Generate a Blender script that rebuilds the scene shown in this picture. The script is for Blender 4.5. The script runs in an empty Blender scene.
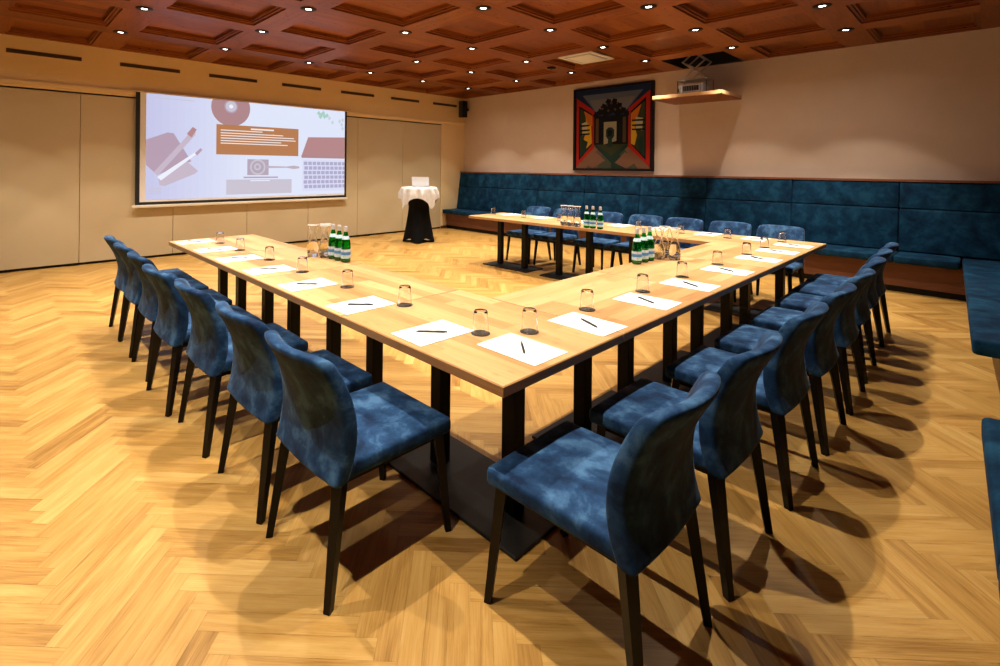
import bpy, bmesh, math, random
from mathutils import Vector, Matrix
random.seed(7)
D = bpy.data
SC = bpy.context.scene
COL = SC.collection
PI = math.pi

# ------------------------------------------------------------------ camera, world, exposure
CX, CY, CH = -1.2501, -1.0901, 1.4763
YAW, ROLL = 0.8182, -0.0095
cam_d = D.cameras.new('camera')
cam_d.sensor_width = 36.0
cam_d.lens = 498.05 / 1000 * 36
cam_d.shift_x = 0.045
cam_d.shift_y = -(333 - 167.435) / 1000
cam_d.clip_start = 0.05
cam = D.objects.new('camera', cam_d)
COL.objects.link(cam)
fw = Vector((math.cos(YAW), math.sin(YAW), 0)); rt = Vector((math.sin(YAW), -math.cos(YAW), 0)); up = Vector((0, 0, 1))
cr, sr = math.cos(ROLL), math.sin(ROLL)
r2 = rt * cr - up * sr; u2 = rt * sr + up * cr
M = Matrix((( r2.x, u2.x, -fw.x, CX), (r2.y, u2.y, -fw.y, CY), (r2.z, u2.z, -fw.z, CH), (0, 0, 0, 1)))
cam.matrix_world = M
SC.camera = cam
w = D.worlds.new('world'); SC.world = w; w.use_nodes = True
w.node_tree.nodes['Background'].inputs[0].default_value = (.9, .7, .5, 1)
w.node_tree.nodes['Background'].inputs[1].default_value = 0.02
SC.view_settings.view_transform = 'Standard'
SC.view_settings.look = 'None'
SC.view_settings.gamma = 1
SC.view_settings.use_curve_mapping = False
SC.view_settings.exposure = 0.0
SPOT_POWER = 222.0
SPOT_COLOR = (1.0, 0.90, 0.76)

# ------------------------------------------------------------------ node helpers
def new_mat(name):
    m = D.materials.new(name); m.use_nodes = True
    nt = m.node_tree
    return m, nt, nt.nodes['Principled BSDF']
def N(nt, t, **kw):
    n = nt.nodes.new(t)
    for k, v in kw.items():
        if k.startswith('i_'):
            key = k[2:]
            key = int(key) if key.isdigit() else key.replace('_', ' ')
            n.inputs[key].default_value = v
        else: setattr(n, k, v)
    return n
def L(nt, a, b): nt.links.new(a, b)
def setp(b, **kw):
    for k, v in kw.items(): b.inputs[k.replace('_', ' ')].default_value = v
def plain(name, col, rough=.5, metal=0., **kw):
    m, nt, b = new_mat(name)
    setp(b, Base_Color=(*col, 1), Roughness=rough, Metallic=metal, **kw)
    return m
def noisy(name, c1, c2, scale=8, rough=.6, bump=.0, detail=4, stretch=(1, 1, 1), coord='Object', **kw):
    m, nt, b = new_mat(name)
    tc = N(nt, 'ShaderNodeTexCoord'); mp = N(nt, 'ShaderNodeMapping'); mp.inputs['Scale'].default_value = stretch
    L(nt, tc.outputs[coord], mp.inputs[0])
    n = N(nt, 'ShaderNodeTexNoise', i_Scale=scale, i_Detail=detail, i_Roughness=.6); L(nt, mp.outputs[0], n.inputs['Vector'])
    r = N(nt, 'ShaderNodeValToRGB'); r.color_ramp.elements[0].position = .32; r.color_ramp.elements[1].position = .68
    r.color_ramp.elements[0].color = (*c1, 1); r.color_ramp.elements[1].color = (*c2, 1)
    L(nt, n.outputs[0], r.inputs[0]); L(nt, r.outputs[0], b.inputs['Base Color'])
    setp(b, Roughness=rough, **kw)
    if bump:
        bp = N(nt, 'ShaderNodeBump', i_Strength=bump, i_Distance=.01); L(nt, n.outputs[0], bp.inputs['Height']); L(nt, bp.outputs[0], b.inputs['Normal'])
    return m
def emis(name, col, s):
    m, nt, b = new_mat(name)
    setp(b, Base_Color=(0, 0, 0, 1), Emission_Color=(*col, 1), Emission_Strength=s, Roughness=.6)
    return m

def wood(name, c_dark, c_mid, c_light, grain=1.0, rough=.35, knots=0., var=.5, line=0.0, spec=.5, coat=0.):
    """UV: x metres along the grain, y metres across; attribute rnd: one random value for each board"""
    m, nt, b = new_mat(name)
    uv = N(nt, 'ShaderNodeUVMap'); uv.uv_map = 'UVMap'
    at = N(nt, 'ShaderNodeAttribute'); at.attribute_name = 'rnd'
    sep = N(nt, 'ShaderNodeSeparateColor'); L(nt, at.outputs['Color'], sep.inputs[0])
    off = N(nt, 'ShaderNodeVectorMath', operation='SCALE'); L(nt, at.outputs['Color'], off.inputs[0]); off.inputs['Scale'].default_value = 37.
    add = N(nt, 'ShaderNodeVectorMath', operation='ADD'); L(nt, uv.outputs[0], add.inputs[0]); L(nt, off.outputs[0], add.inputs[1])
    mp = N(nt, 'ShaderNodeMapping'); mp.inputs['Scale'].default_value = (2.2 * grain, 22 * grain, 1); L(nt, add.outputs[0], mp.inputs[0])
    n1 = N(nt, 'ShaderNodeTexNoise', i_Scale=1.0, i_Detail=5., i_Roughness=.62, i_Distortion=.6); L(nt, mp.outputs[0], n1.inputs['Vector'])
    mp2 = N(nt, 'ShaderNodeMapping'); mp2.inputs['Scale'].default_value = (5 * grain, 150 * grain, 1); L(nt, add.outputs[0], mp2.inputs[0])
    n2 = N(nt, 'ShaderNodeTexNoise', i_Scale=1.0, i_Detail=3., i_Roughness=.6); L(nt, mp2.outputs[0], n2.inputs['Vector'])
    # value = board*var + n1*(1-var) + fine
    m1 = N(nt, 'ShaderNodeMath', operation='MULTIPLY', i_1=var); L(nt, sep.outputs[0], m1.inputs[0])
    m2 = N(nt, 'ShaderNodeMath', operation='MULTIPLY_ADD', i_1=1 - var); L(nt, n1.outputs[0], m2.inputs[0]); L(nt, m1.outputs[0], m2.inputs[2])
    m3 = N(nt, 'ShaderNodeMath', operation='MULTIPLY_ADD', i_1=.35); L(nt, n2.outputs[0], m3.inputs[0]); L(nt, m2.outputs[0], m3.inputs[2])
    m4 = N(nt, 'ShaderNodeMath', operation='SUBTRACT', i_1=.175); L(nt, m3.outputs[0], m4.inputs[0])
    r = N(nt, 'ShaderNodeValToRGB'); e = r.color_ramp.elements
    e[0].position = .2; e[0].color = (*c_dark, 1); e[1].position = .8; e[1].color = (*c_light, 1)
    x = e.new(.5); x.color = (*c_mid, 1)
    L(nt, m4.outputs[0], r.inputs[0]); out = r.outputs[0]
    if knots:
        mk = N(nt, 'ShaderNodeMapping'); mk.inputs['Scale'].default_value = (5.0, 10.0, 1); L(nt, add.outputs[0], mk.inputs[0])
        vo = N(nt, 'ShaderNodeTexVoronoi', i_Scale=1.6, i_Randomness=1.); L(nt, mk.outputs[0], vo.inputs['Vector'])
        rk = N(nt, 'ShaderNodeValToRGB'); rk.color_ramp.elements[0].position = .07; rk.color_ramp.elements[1].position = .20
        rk.color_ramp.elements[0].color = (knots, knots, knots, 1); rk.color_ramp.elements[1].color = (0, 0, 0, 1)
        L(nt, vo.outputs['Distance'], rk.inputs[0])
        mx = N(nt, 'ShaderNodeMix', data_type='RGBA'); L(nt, rk.outputs[0], mx.inputs['Factor']); L(nt, out, mx.inputs[6])
        mx.inputs[7].default_value = (c_dark[0] * .35, c_dark[1] * .3, c_dark[2] * .3, 1); out = mx.outputs[2]
    L(nt, out, b.inputs['Base Color'])
    rr = N(nt, 'ShaderNodeMapRange', i_To_Min=rough - .07, i_To_Max=rough + .1); L(nt, n1.outputs[0], rr.inputs[0]); L(nt, rr.outputs[0], b.inputs['Roughness'])
    bp = N(nt, 'ShaderNodeBump', i_Strength=.12, i_Distance=.003); L(nt, n2.outputs[0], bp.inputs['Height']); L(nt, bp.outputs[0], b.inputs['Normal'])
    b.inputs['Specular IOR Level'].default_value = spec
    b.inputs['Coat Weight'].default_value = coat; b.inputs['Coat Roughness'].default_value = .15
    return m

def velvet(name, c1, c2, c3, scale=5., sheen=.12):
    m, nt, b = new_mat(name)
    tc = N(nt, 'ShaderNodeTexCoord')
    oi = N(nt, 'ShaderNodeObjectInfo')
    sc = N(nt, 'ShaderNodeMath', operation='MULTIPLY', i_1=50.); L(nt, oi.outputs['Random'], sc.inputs[0])
    ad = N(nt, 'ShaderNodeVectorMath', operation='ADD'); L(nt, tc.outputs['Object'], ad.inputs[0]); L(nt, sc.outputs[0], ad.inputs[1])
    n = N(nt, 'ShaderNodeTexNoise', i_Scale=scale, i_Detail=5., i_Roughness=.62, i_Distortion=.25); L(nt, ad.outputs[0], n.inputs['Vector'])
    r = N(nt, 'ShaderNodeValToRGB'); e = r.color_ramp.elements
    e[0].position = .34; e[0].color = (*c1, 1); e[1].position = .66; e[1].color = (*c3, 1); x = e.new(.5); x.color = (*c2, 1)
    L(nt, n.outputs[0], r.inputs[0]); L(nt, r.outputs[0], b.inputs['Base Color'])
    setp(b, Roughness=.75, Sheen_Weight=sheen, Sheen_Roughness=.35, Sheen_Tint=(.55, .72, 1, 1))
    b.inputs['Specular IOR Level'].default_value = .08
    n2 = N(nt, 'ShaderNodeTexNoise', i_Scale=scale * 3, i_Detail=4.); L(nt, ad.outputs[0], n2.inputs['Vector'])
    bp = N(nt, 'ShaderNodeBump', i_Strength=.3, i_Distance=.006); L(nt, n2.outputs[0], bp.inputs['Height']); L(nt, bp.outputs[0], b.inputs['Normal'])
    return m

M_FLOOR = wood('oak_parquet', (.20, .088, .014), (.43, .232, .056), (.56, .355, .112), grain=1.3, rough=.38, var=.34, spec=.35)
M_TABLE = wood('oak_tabletop', (.33, .155, .05), (.46, .265, .105), (.56, .36, .165), grain=.8, rough=.38, var=.45, knots=.25, spec=.4)
M_CEIL = wood('pine_ceiling', (.085, .017, .004), (.215, .058, .010), (.35, .115, .018), grain=.6, rough=.42, var=.28, knots=1.0, spec=.3)
M_WOODTRIM = wood('walnut_panel', (.10, .03, .014), (.17, .055, .024), (.24, .085, .035), grain=1., rough=.4, var=.3)
M_DARKWALL = noisy('low_bounce_brown', (.10, .05, .025), (.15, .075, .04), 4, .6, stretch=(1, 1, .15))  # dark finish put on the unseen right and front walls to cut bounced light
M_TRAY = wood('pale_pine_board', (.55, .30, .12), (.68, .42, .2), (.8, .55, .3), grain=1., rough=.5, var=.3)
M_BLUE = velvet('blue_velvet', (.005, .016, .045), (.013, .043, .108), (.050, .122, .235), 9)
M_BENCH = velvet('teal_velvet', (.002, .013, .034), (.0035, .028, .064), (.009, .056, .110), 6.0, .05)
M_PIPE = plain('blue_piping', (.05, .12, .25), .6)
M_LEG = plain('black_lacquer', (.004, .0035, .0035), .32, Specular_IOR_Level=.18)
M_BLACK = plain('black_steel', (.004, .004, .0045), .4, Specular_IOR_Level=.18)
M_PLATE = noisy('black_plate', (.006, .006, .006), (.012, .0115, .010), 14, .45, Specular_IOR_Level=.3)
M_DARK = plain('dark_void', (.004, .004, .004), .9)
M_WALL = noisy('back_plaster', (.60, .47, .37), (.63, .50, .395), 3, .85)
M_LWALL = noisy('bulkhead_plaster', (.78, .58, .30), (.81, .60, .32), 3, .8)
M_PANEL = noisy('partition_laminate', (.56, .45, .27), (.58, .47, .29), 2, .5)
M_PAPER = plain('white_paper', (.88, .88, .88), .7)
M_PRINT = plain('grey_print', (.45, .48, .5), .7)
M_PEN = plain('pen_black', (.015, .015, .02), .3)
M_COAST = noisy('coaster_felt', (.025, .022, .02), (.06, .055, .05), 60, .8)
M_CLOTH = noisy('white_linen', (.58, .56, .54), (.68, .66, .64), 20, .8)
M_STRETCH = plain('black_stretch', (.003, .003, .0035), .8, Specular_IOR_Level=.1)
M_ALU = plain('silver_aluminium', (.62, .64, .68), .35, .6)
M_WHITE = plain('white_plastic', (.75, .74, .70), .45)
M_LAMP = emis('lamp_glow', (1, .93, .8), 14.0)
M_STEEL = plain('galvanised_steel', (.45, .43, .40), .4, .8)

def glassmat(name, col, rough=.02, ior=1.45):
    m, nt, b = new_mat(name)
    setp(b, Base_Color=(*col, 1), Roughness=rough, Transmission_Weight=1., IOR=ior)
    return m
M_GLASS = glassmat('clear_glass', (1, 1, 1))
M_GREEN = glassmat('green_glass', (.06, .66, .16))
M_WATER = glassmat('water', (.97, .93, .84), .0, 1.33)
M_LABEL = plain('label_pale_blue', (.50, .66, .74), .5)
M_LABELB = plain('label_blue', (.06, .22, .50), .5)
M_STAR = plain('label_red', (.6, .03, .03), .5)
M_CAP = plain('bottle_cap', (.62, .62, .66), .35, .3)

# ------------------------------------------------------------------ object helpers
def link(name, me, parent=None):
    o = D.objects.new(name, me); COL.objects.link(o)
    if parent: o.parent = parent
    return o
def obj(name, bm, mats, parent=None, smooth=True, angle=40):
    me = D.meshes.new(name); bm.normal_update(); bm.to_mesh(me); bm.free()
    if not isinstance(mats, (list, tuple)): mats = [mats]
    for m in mats: me.materials.append(m)
    if smooth:
        me.polygons.foreach_set('use_smooth', [True] * len(me.polygons))
        try: me.set_sharp_from_angle(angle=math.radians(angle))
        except Exception: pass
    return link(name, me, parent)
def tag(o, label=None, cat=None, group=None, kind=None):
    if label: o['label'] = label
    if cat: o['category'] = cat
    if group: o['group'] = group
    if kind: o['kind'] = kind
    return o
def thing(name, label, cat, loc=(0, 0, 0), rz=0, group=None):
    o = link(name, None); o.empty_display_size = .1
    o.location = loc; o.rotation_euler = (0, 0, rz)
    return tag(o, label, cat, group)
def dup(root, loc, rz, label, group=None):
    r = root.copy(); COL.objects.link(r); r.location = loc; r.rotation_euler = (0, 0, rz); r['label'] = label
    if group: r['group'] = group
    for ch in list(root.children):
        c = ch.copy(); COL.objects.link(c); c.parent = r
        for g in list(ch.children):
            d = g.copy(); COL.objects.link(d); d.parent = c
    return r

def box(bm, x0, x1, y0, y1, z0, z1, mi=0):
    vs = [bm.verts.new(p) for p in ((x0, y0, z0), (x1, y0, z0), (x1, y1, z0), (x0, y1, z0), (x0, y0, z1), (x1, y0, z1), (x1, y1, z1), (x0, y1, z1))]
    for f in ((3, 2, 1, 0), (4, 5, 6, 7), (0, 1, 5, 4), (1, 2, 6, 5), (2, 3, 7, 6), (3, 0, 4, 7)):
        fc = bm.faces.new([vs[i] for i in f]); fc.material_index = mi
    return vs
def rbox(x0, x1, y0, y1, z0, z1, r=.01, seg=3):
    bm = bmesh.new(); box(bm, x0, x1, y0, y1, z0, z1)
    bmesh.ops.bevel(bm, geom=list(bm.edges), offset=r, segments=seg, profile=.5, affect='EDGES')
    return bm
def lathe(profile, seg=28, bm=None, c=(0, 0), mi=0, closed=False):
    """profile: list of (r, z) bottom to top following the surface"""
    bm = bm or bmesh.new(); rings = []
    for r, z in profile:
        if r < 1e-6: rings.append([bm.verts.new((c[0], c[1], z))])
        else: rings.append([bm.verts.new((c[0] + r * math.cos(2 * PI * k / seg), c[1] + r * math.sin(2 * PI * k / seg), z)) for k in range(seg)])
    prs = list(zip(rings, rings[1:]))
    if closed: prs.append((rings[-1], rings[0]))
    for a, b in prs:
        for k in range(seg):
            k2 = (k + 1) % seg
            if len(a) == 1 and len(b) == 1: continue
            if len(a) == 1: f = bm.faces.new((a[0], b[k2], b[k]))
            elif len(b) == 1: f = bm.faces.new((a[k], a[k2], b[0]))
            else: f = bm.faces.new((a[k], a[k2], b[k2], b[k]))
            f.material_index = mi
    return bm
def bar(bm, p, q, wd, ht=None, mi=0, w2=None, h2=None):
    p = Vector(p); q = Vector(q); d = (q - p).normalized(); ht = ht or wd; w2 = w2 or wd; h2 = h2 or ht
    s = d.cross(Vector((0, 0, 1)))
    if s.length < 1e-3: s = Vector((1, 0, 0))
    s.normalize(); t = s.cross(d)
    A = [bm.verts.new(p + s * a * wd / 2 + t * b * ht / 2) for a, b in ((-1, -1), (1, -1), (1, 1), (-1, 1))]
    B = [bm.verts.new(q + s * a * w2 / 2 + t * b * h2 / 2) for a, b in ((-1, -1), (1, -1), (1, 1), (-1, 1))]
    fs = [bm.faces.new(A[::-1]), bm.faces.new(B)] + [bm.faces.new((A[k], A[(k + 1) % 4], B[(k + 1) % 4], B[k])) for k in range(4)]
    for f in fs: f.material_index = mi

class Quads:
    """faces with a board UV (x along the grain, y across) and one random value each"""
    def __init__(s): s.v = []; s.f = []; s.uv = []; s.r = []; s.mi = []
    def add(s, pts, uvs=None, rnd=None, grain=None, mi=0):
        n = len(s.v); s.v += [tuple(p) for p in pts]; s.f.append(tuple(range(n, n + len(pts))))
        if uvs is None:
            g = Vector(grain).normalized(); P = [Vector(p) for p in pts]
            nrm = (P[1] - P[0]).cross(P[-1] - P[0]).normalized(); t = nrm.cross(g)
            if t.length < 1e-4: g = (P[1] - P[0]).normalized(); t = nrm.cross(g)
            uvs = [(p.dot(g), p.dot(t)) for p in P]
        rnd = random.random() if rnd is None else rnd
        s.uv += uvs; s.r += [(rnd, (rnd * 7.13) % 1, (rnd * 3.71) % 1, 1)] * len(pts); s.mi.append(mi)
    def build(s, name, mats, parent=None):
        me = D.meshes.new(name); me.from_pydata(s.v, [], s.f)
        ul = me.uv_layers.new(name='UVMap'); ul.data.foreach_set('uv', [c for u in s.uv for c in u])
        ca = me.color_attributes.new('rnd', 'FLOAT_COLOR', 'CORNER'); ca.data.foreach_set('color', [c for u in s.r for c in u])
        for m in (mats if isinstance(mats, (list, tuple)) else [mats]): me.materials.append(m)
        me.polygons.foreach_set('material_index', s.mi); me.update()
        return link(name, me, parent)
    def box(s, x0, x1, y0, y1, z0, z1, grain, rnd=None, mi=0):
        rnd = random.random() if rnd is None else rnd
        p = ((x0, y0, z0), (x1, y0, z0), (x1, y1, z0), (x0, y1, z0), (x0, y0, z1), (x1, y0, z1), (x1, y1, z1), (x0, y1, z1))
        for f in ((3, 2, 1, 0), (4, 5, 6, 7), (0, 1, 5, 4), (1, 2, 6, 5), (2, 3, 7, 6), (3, 0, 4, 7)):
            s.add([p[i] for i in f], rnd=rnd, grain=grain, mi=mi)

# ------------------------------------------------------------------ the room
XB, YL, YR, XF, ZC = 7.515, 7.94, -2.0, -3.0, 3.208
def yline(x): return -1.03 + .034 * (x - 3.3)                     # front edge of the benches on the right: that wall is not quite square
def ywall(x): return yline(x) - .69

# floor: herringbone of 7 x 50 cm oak blocks
q = Quads(); wd = .0722; n = 7; s2 = math.sqrt(.5); X0 = -1.065
def fl(u, v): return (X0 + s2 * (u - v) * wd, s2 * (u + v) * wd)
g = .006
for k in range(-190, 260):
    for m_ in range(-14, 15):
        for kind in (0, 1):
            if kind == 0: a0, b0, a1, b1 = k + 2 * n * m_, k, k + 2 * n * m_ + n, k + 1
            else: a0, b0 = k, k - 2 * n + 1 + 2 * n * m_; a1, b1 = a0 + 1, b0 + n
            cx, cy = fl((a0 + a1) / 2, (b0 + b1) / 2)
            if not (XF - .1 < cx < XB + .1 and YR - .1 < cy < YL + .1): continue
            pts = [(*fl(a0 + g, b0 + g), 0), (*fl(a1 - g, b0 + g), 0), (*fl(a1 - g, b1 - g), 0), (*fl(a0 + g, b1 - g), 0)]
            if kind == 0: uvs = [(0, 0), (n * wd, 0), (n * wd, wd), (0, wd)]
            else: uvs = [(0, 0), (0, wd), (n * wd, wd), (n * wd, 0)]
            q.add(pts, uvs, min(1, max(0, random.gauss(.5, .22))))
q.add([(XF - .1, YR - .1, -.003), (XB + .1, YR - .1, -.003), (XB + .1, YL + .1, -.003), (XF - .1, YL + .1, -.003)], rnd=0, grain=(1, 0, 0))
tag(q.build('floor', M_FLOOR), kind='structure')

# walls
def wallbox(name, x0, x1, y0, y1, z0, z1, m):
    bm = bmesh.new(); box(bm, x0, x1, y0, y1, z0, z1); return tag(obj(name, bm, m, smooth=False), kind='structure')
wallbox('wall_back', XB, XB + .15, YR - .15, YL + .15, 0, ZC + .6, M_WALL)
bm = bmesh.new(); box(bm, XF - .15, XB, -3, -2, 0, ZC + .002)
for v in bm.verts: v.co.y = ywall(v.co.x) - (.25 if v.co.y < -2.5 else 0)
tag(obj('wall_right', bm, M_DARKWALL, smooth=False), kind='structure')
wallbox('wall_front', XF - .15, XF, YR, YL + .15, 0, ZC + .6, M_DARKWALL)
bm = bmesh.new()
box(bm, XF, XB, YL + .06, YL + .15, 0, ZC + .6)                 # back of the niche
box(bm, XF, XB, YL, YL + .06, 2.52, ZC + .4)                   # bulkhead over the folding wall
box(bm, 6.74, XB, YL, YL + .06, 0, 2.52)                      # pier by the corner
WL = tag(obj('wall_left', bm, M_LWALL, smooth=False), kind='structure')
bm = bmesh.new(); box(bm, XF, XB, YL - .03, YL - .0005, 2.55, 2.61)
tag(obj('trim_1', bm, M_LWALL, smooth=False), kind='structure')
bm = bmesh.new(); box(bm, XF, 6.74, YL + .001, YL + .055, 2.505, 2.5195); obj('track', bm, M_BLACK, WL, smooth=False)
seams = [6.735, 5.59, 4.41, 3.30, 2.127, .942, -.28, -1.45, -2.6, XF]
for a, b in zip(seams, seams[1:]):
    obj('partition_panel', rbox(b + .003, a - .003, YL + .006, YL + .05, .035, 2.498, .003, 1), M_PANEL, WL, smooth=False)
bm = bmesh.new(); box(bm, XF, 6.735, YL + .012, YL + .05, 0, .035); obj('floor_seal', bm, M_BLACK, WL, smooth=False)
bm = bmesh.new(); box(bm, 6.74, 7.3, YL - .012, YL, 0, .06); tag(obj('baseboard_left', bm, M_WOODTRIM, smooth=False), kind='structure')

# coffered pine ceiling
LX = [-1.27, 0.0, 1.31, 2.65, 3.86, 5.11, 6.39]
LY = [-1.2, .10, 1.38, 2.65, 4.03, 5.31, 6.67]
HB = .17
ceil = Quads()
xe = [XF] + LX + [XB]; ye = [YR] + LY + [YL]
def span(e, i):
    a = e[i] + (HB if i > 0 else .04); b = e[i + 1] - (HB if i + 1 < len(e) - 1 else .06); return a, b
def rectdown(x0, x1, y0, y1, z, grain, rnd=None): ceil.add([(x0, y0, z), (x0, y1, z), (x1, y1, z), (x1, y0, z)], rnd=rnd, grain=grain)
for i in range(len(ye)):                                          # beams along x, full length
    a = YR if i == 0 else ye[i] - HB; b = YL if i == len(ye) - 1 else ye[i] + HB
    if i == 0: b = YR + .04
    if i == len(ye) - 1: a = YL - .06
    rectdown(XF, XB, a, b, ZC, (1, 0, 0))
for i in range(len(xe)):
    a = XF if i == 0 else xe[i] - HB; b = XB if i == len(xe) - 1 else xe[i] + HB
    if i == 0: b = XF + .04
    if i == len(xe) - 1: a = XB - .06
    for j in range(len(ye) - 1):
        y0, y1 = span(ye, j); rectdown(a, b, y0, y1, ZC, (0, 1, 0))
def frame_ring(x0, x1, y0, y1, z0, z1, ins):
    """vertical faces up from z0 to z1, then a flat ledge ins wide at z1"""
    o = [(x0, y0), (x1, y0), (x1, y1), (x0, y1)]; q_ = [(x0 + ins, y0 + ins), (x1 - ins, y0 + ins), (x1 - ins, y1 - ins), (x0 + ins, y1 - ins)]
    for k in range(4):
        k2 = (k + 1) % 4; gr = (1, 0, 0) if k % 2 == 0 else (0, 1, 0); rr = random.random()
        ceil.add([(*o[k], z0), (*o[k], z1), (*o[k2], z1), (*o[k2], z0)][::-1], rnd=rr, grain=gr)
        ceil.add([(*o[k], z1), (*q_[k], z1), (*q_[k2], z1), (*o[k2], z1)], rnd=rr, grain=gr)
    return x0 + ins, x1 - ins, y0 + ins, y1 - ins
HOLE = (len(xe) - 2, 3)
for i in range(len(xe) - 1):
    for j in range(len(ye) - 1):
        x0, x1 = span(xe, i); y0, y1 = span(ye, j)
        if (i, j) == HOLE: continue
        R = (x0, x1, y0, y1)
        R = frame_ring(*R, ZC, ZC + .022, .030)
        R = frame_ring(*R, ZC + .022, ZC + .040, .020)
        R = frame_ring(*R, ZC + .040, ZC + .078, .010)
        R = frame_ring(*R, ZC + .078, ZC + .084, .018)
        # raised field in boards
        nb = 4; ys = [R[2] + (R[3] - R[2]) * k / nb for k in range(nb + 1)]
        for k in range(nb): ceil.add([(R[0], ys[k], ZC + .084), (R[0], ys[k + 1], ZC + .084), (R[1], ys[k + 1], ZC + .084), (R[1], ys[k], ZC + .084)], rnd=random.random(), grain=(1, 0, 0))
hx0, hx1 = span(xe, HOLE[0]); hy0, hy1 = span(ye, HOLE[1])
CE = tag(ceil.build('ceiling', M_CEIL), kind='structure')
bm = bmesh.new()                                                   # open shaft of the projector lift
t_ = .01
box(bm, hx0 - t_, hx0, hy0 - t_, hy1 + t_, ZC + .001, ZC + .55); box(bm, hx1, hx1 + t_, hy0 - t_, hy1 + t_, ZC + .001, ZC + .55)
box(bm, hx0, hx1, hy0 - t_, hy0, ZC + .001, ZC + .55); box(bm, hx0, hx1, hy1, hy1 + t_, ZC + .001, ZC + .55)
box(bm, hx0 - t_, hx1 + t_, hy0 - t_, hy1 + t_, ZC + .55, ZC + .56)
obj('lift_shaft', bm, M_DARK, CE, smooth=False)

# ------------------------------------------------------------------ downlights
LIGHT_OFF = {(3, 5)} | {(i, 0) for i in range(7)}
lamp_proto = None
def make_downlight():
    t = thing('downlight', '', 'ceiling light')
    obj('ring', lathe([(.034, -.003), (.040, -.010), (.080, -.008), (.086, -.003), (.086, .0), (.034, .0)][::-1], 24), M_BLACK, t)
    obj('lens', lathe([(0, -.003), (.033, -.003)][::-1], 20), M_LAMP, t)
    lo = D.objects.new('spot', spot_d); COL.objects.link(lo); lo.parent = t; lo.location = (0, 0, -.02)
    return t
spot_d = D.lights.new('spot', 'SPOT')
spot_d.energy = SPOT_POWER; spot_d.color = SPOT_COLOR; spot_d.spot_size = math.radians(150); spot_d.spot_blend = .1; spot_d.shadow_soft_size = .016
spot_d.use_nodes = True; nt = spot_d.node_tree; em = nt.nodes['Emission']       # beam profile of the reflector: bright core, soft outer ring
tc = N(nt, 'ShaderNodeTexCoord'); sx = N(nt, 'ShaderNodeSeparateXYZ'); L(nt, tc.outputs['Normal'], sx.inputs[0])
ab = N(nt, 'ShaderNodeMath', operation='ABSOLUTE'); L(nt, sx.outputs[2], ab.inputs[0]); ac = N(nt, 'ShaderNodeMath', operation='ARCCOSINE'); L(nt, ab.outputs[0], ac.inputs[0])
dg = N(nt, 'ShaderNodeMath', operation='DIVIDE', i_1=math.radians(75)); L(nt, ac.outputs[0], dg.inputs[0])
rp = N(nt, 'ShaderNodeValToRGB'); L(nt, dg.outputs[0], rp.inputs[0]); e = rp.color_ramp.elements
e[0].position = 0; e[0].color = (1, 1, 1, 1); e[1].position = 1; e[1].color = (0, 0, 0, 1)
for p_, v_ in ((.33, .95), (.415, .8), (.447, .38), (.52, .24), (.57, .05), (.8, .022)): x_ = e.new(p_); x_.color = (v_, v_, v_, 1)
L(nt, rp.outputs[0], em.inputs['Strength'])
for i, x in enumerate(LX):
    for j, y in enumerate(LY):
        if (i, j) in LIGHT_OFF: continue
        z = ZC - .0015
        row = ['row behind the left-hand chairs', 'row over the left arm edge', 'first row inside the left arm', 'second row inside the left arm', 'row before the far arm', 'row over the far chairs', 'row along the bench wall'][i]
        ncol = ['', 'over the right-hand run', 'second from the right-hand run', 'third from the right-hand run', 'third from the screen wall', 'second from the screen wall', 'nearest the screen wall'][j]
        lab = 'round black-rimmed ceiling downlight, %s, %s' % (row, ncol)
        if lamp_proto is None: lamp_proto = make_downlight(); t = lamp_proto; t.location = (x, y, z); t['label'] = lab; t['group'] = 'downlights at the beam crossings'
        else: t = dup(lamp_proto, (x, y, z), 0, lab)

# ------------------------------------------------------------------ slot vents on the bulkhead
vents = [(-1.09, -.27), (.199, 1.024), (1.468, 2.282), (2.749, 3.548), (3.995, 4.797), (5.244, 6.04), (6.468, 7.24)]
vl = ['leftmost', 'second from the left', 'third from the left', 'fourth from the left', 'fifth from the left', 'second from the right', 'rightmost']
for (a, b), l in zip(vents, vl):
    t = thing('slot_vent', 'dark air slot above the folding wall, %s' % l, 'vent', ((a + b) / 2, YL, 3.0), 0, 'air slots above the folding wall')
    hw = (b - a) / 2
    bm = bmesh.new(); box(bm, -hw, hw, -.006, -.0005, -.028, -.022); box(bm, -hw, hw, -.006, -.0005, .022, .028); box(bm, -hw, -hw + .006, -.006, -.0005, -.022, .022); box(bm, hw - .006, hw, -.006, -.0005, -.022, .022)
    obj('frame', bm, M_WOODTRIM, t, smooth=False)
    bm = bmesh.new(); box(bm, -hw + .006, hw - .006, -.003, -.0005, -.022, .022); box(bm, -hw + .006, hw - .006, -.005, -.003, -.003, .003)
    obj('grille', bm, plain('vent_brown', (.05, .028, .015), .6), t, smooth=False)

# ------------------------------------------------------------------ projection screen
SY = YL - .055
scr = thing('projection_screen', 'wide pull-down projection screen showing a desk slide on the folding wall', 'screen', (2.26, SY, .8))
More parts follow.
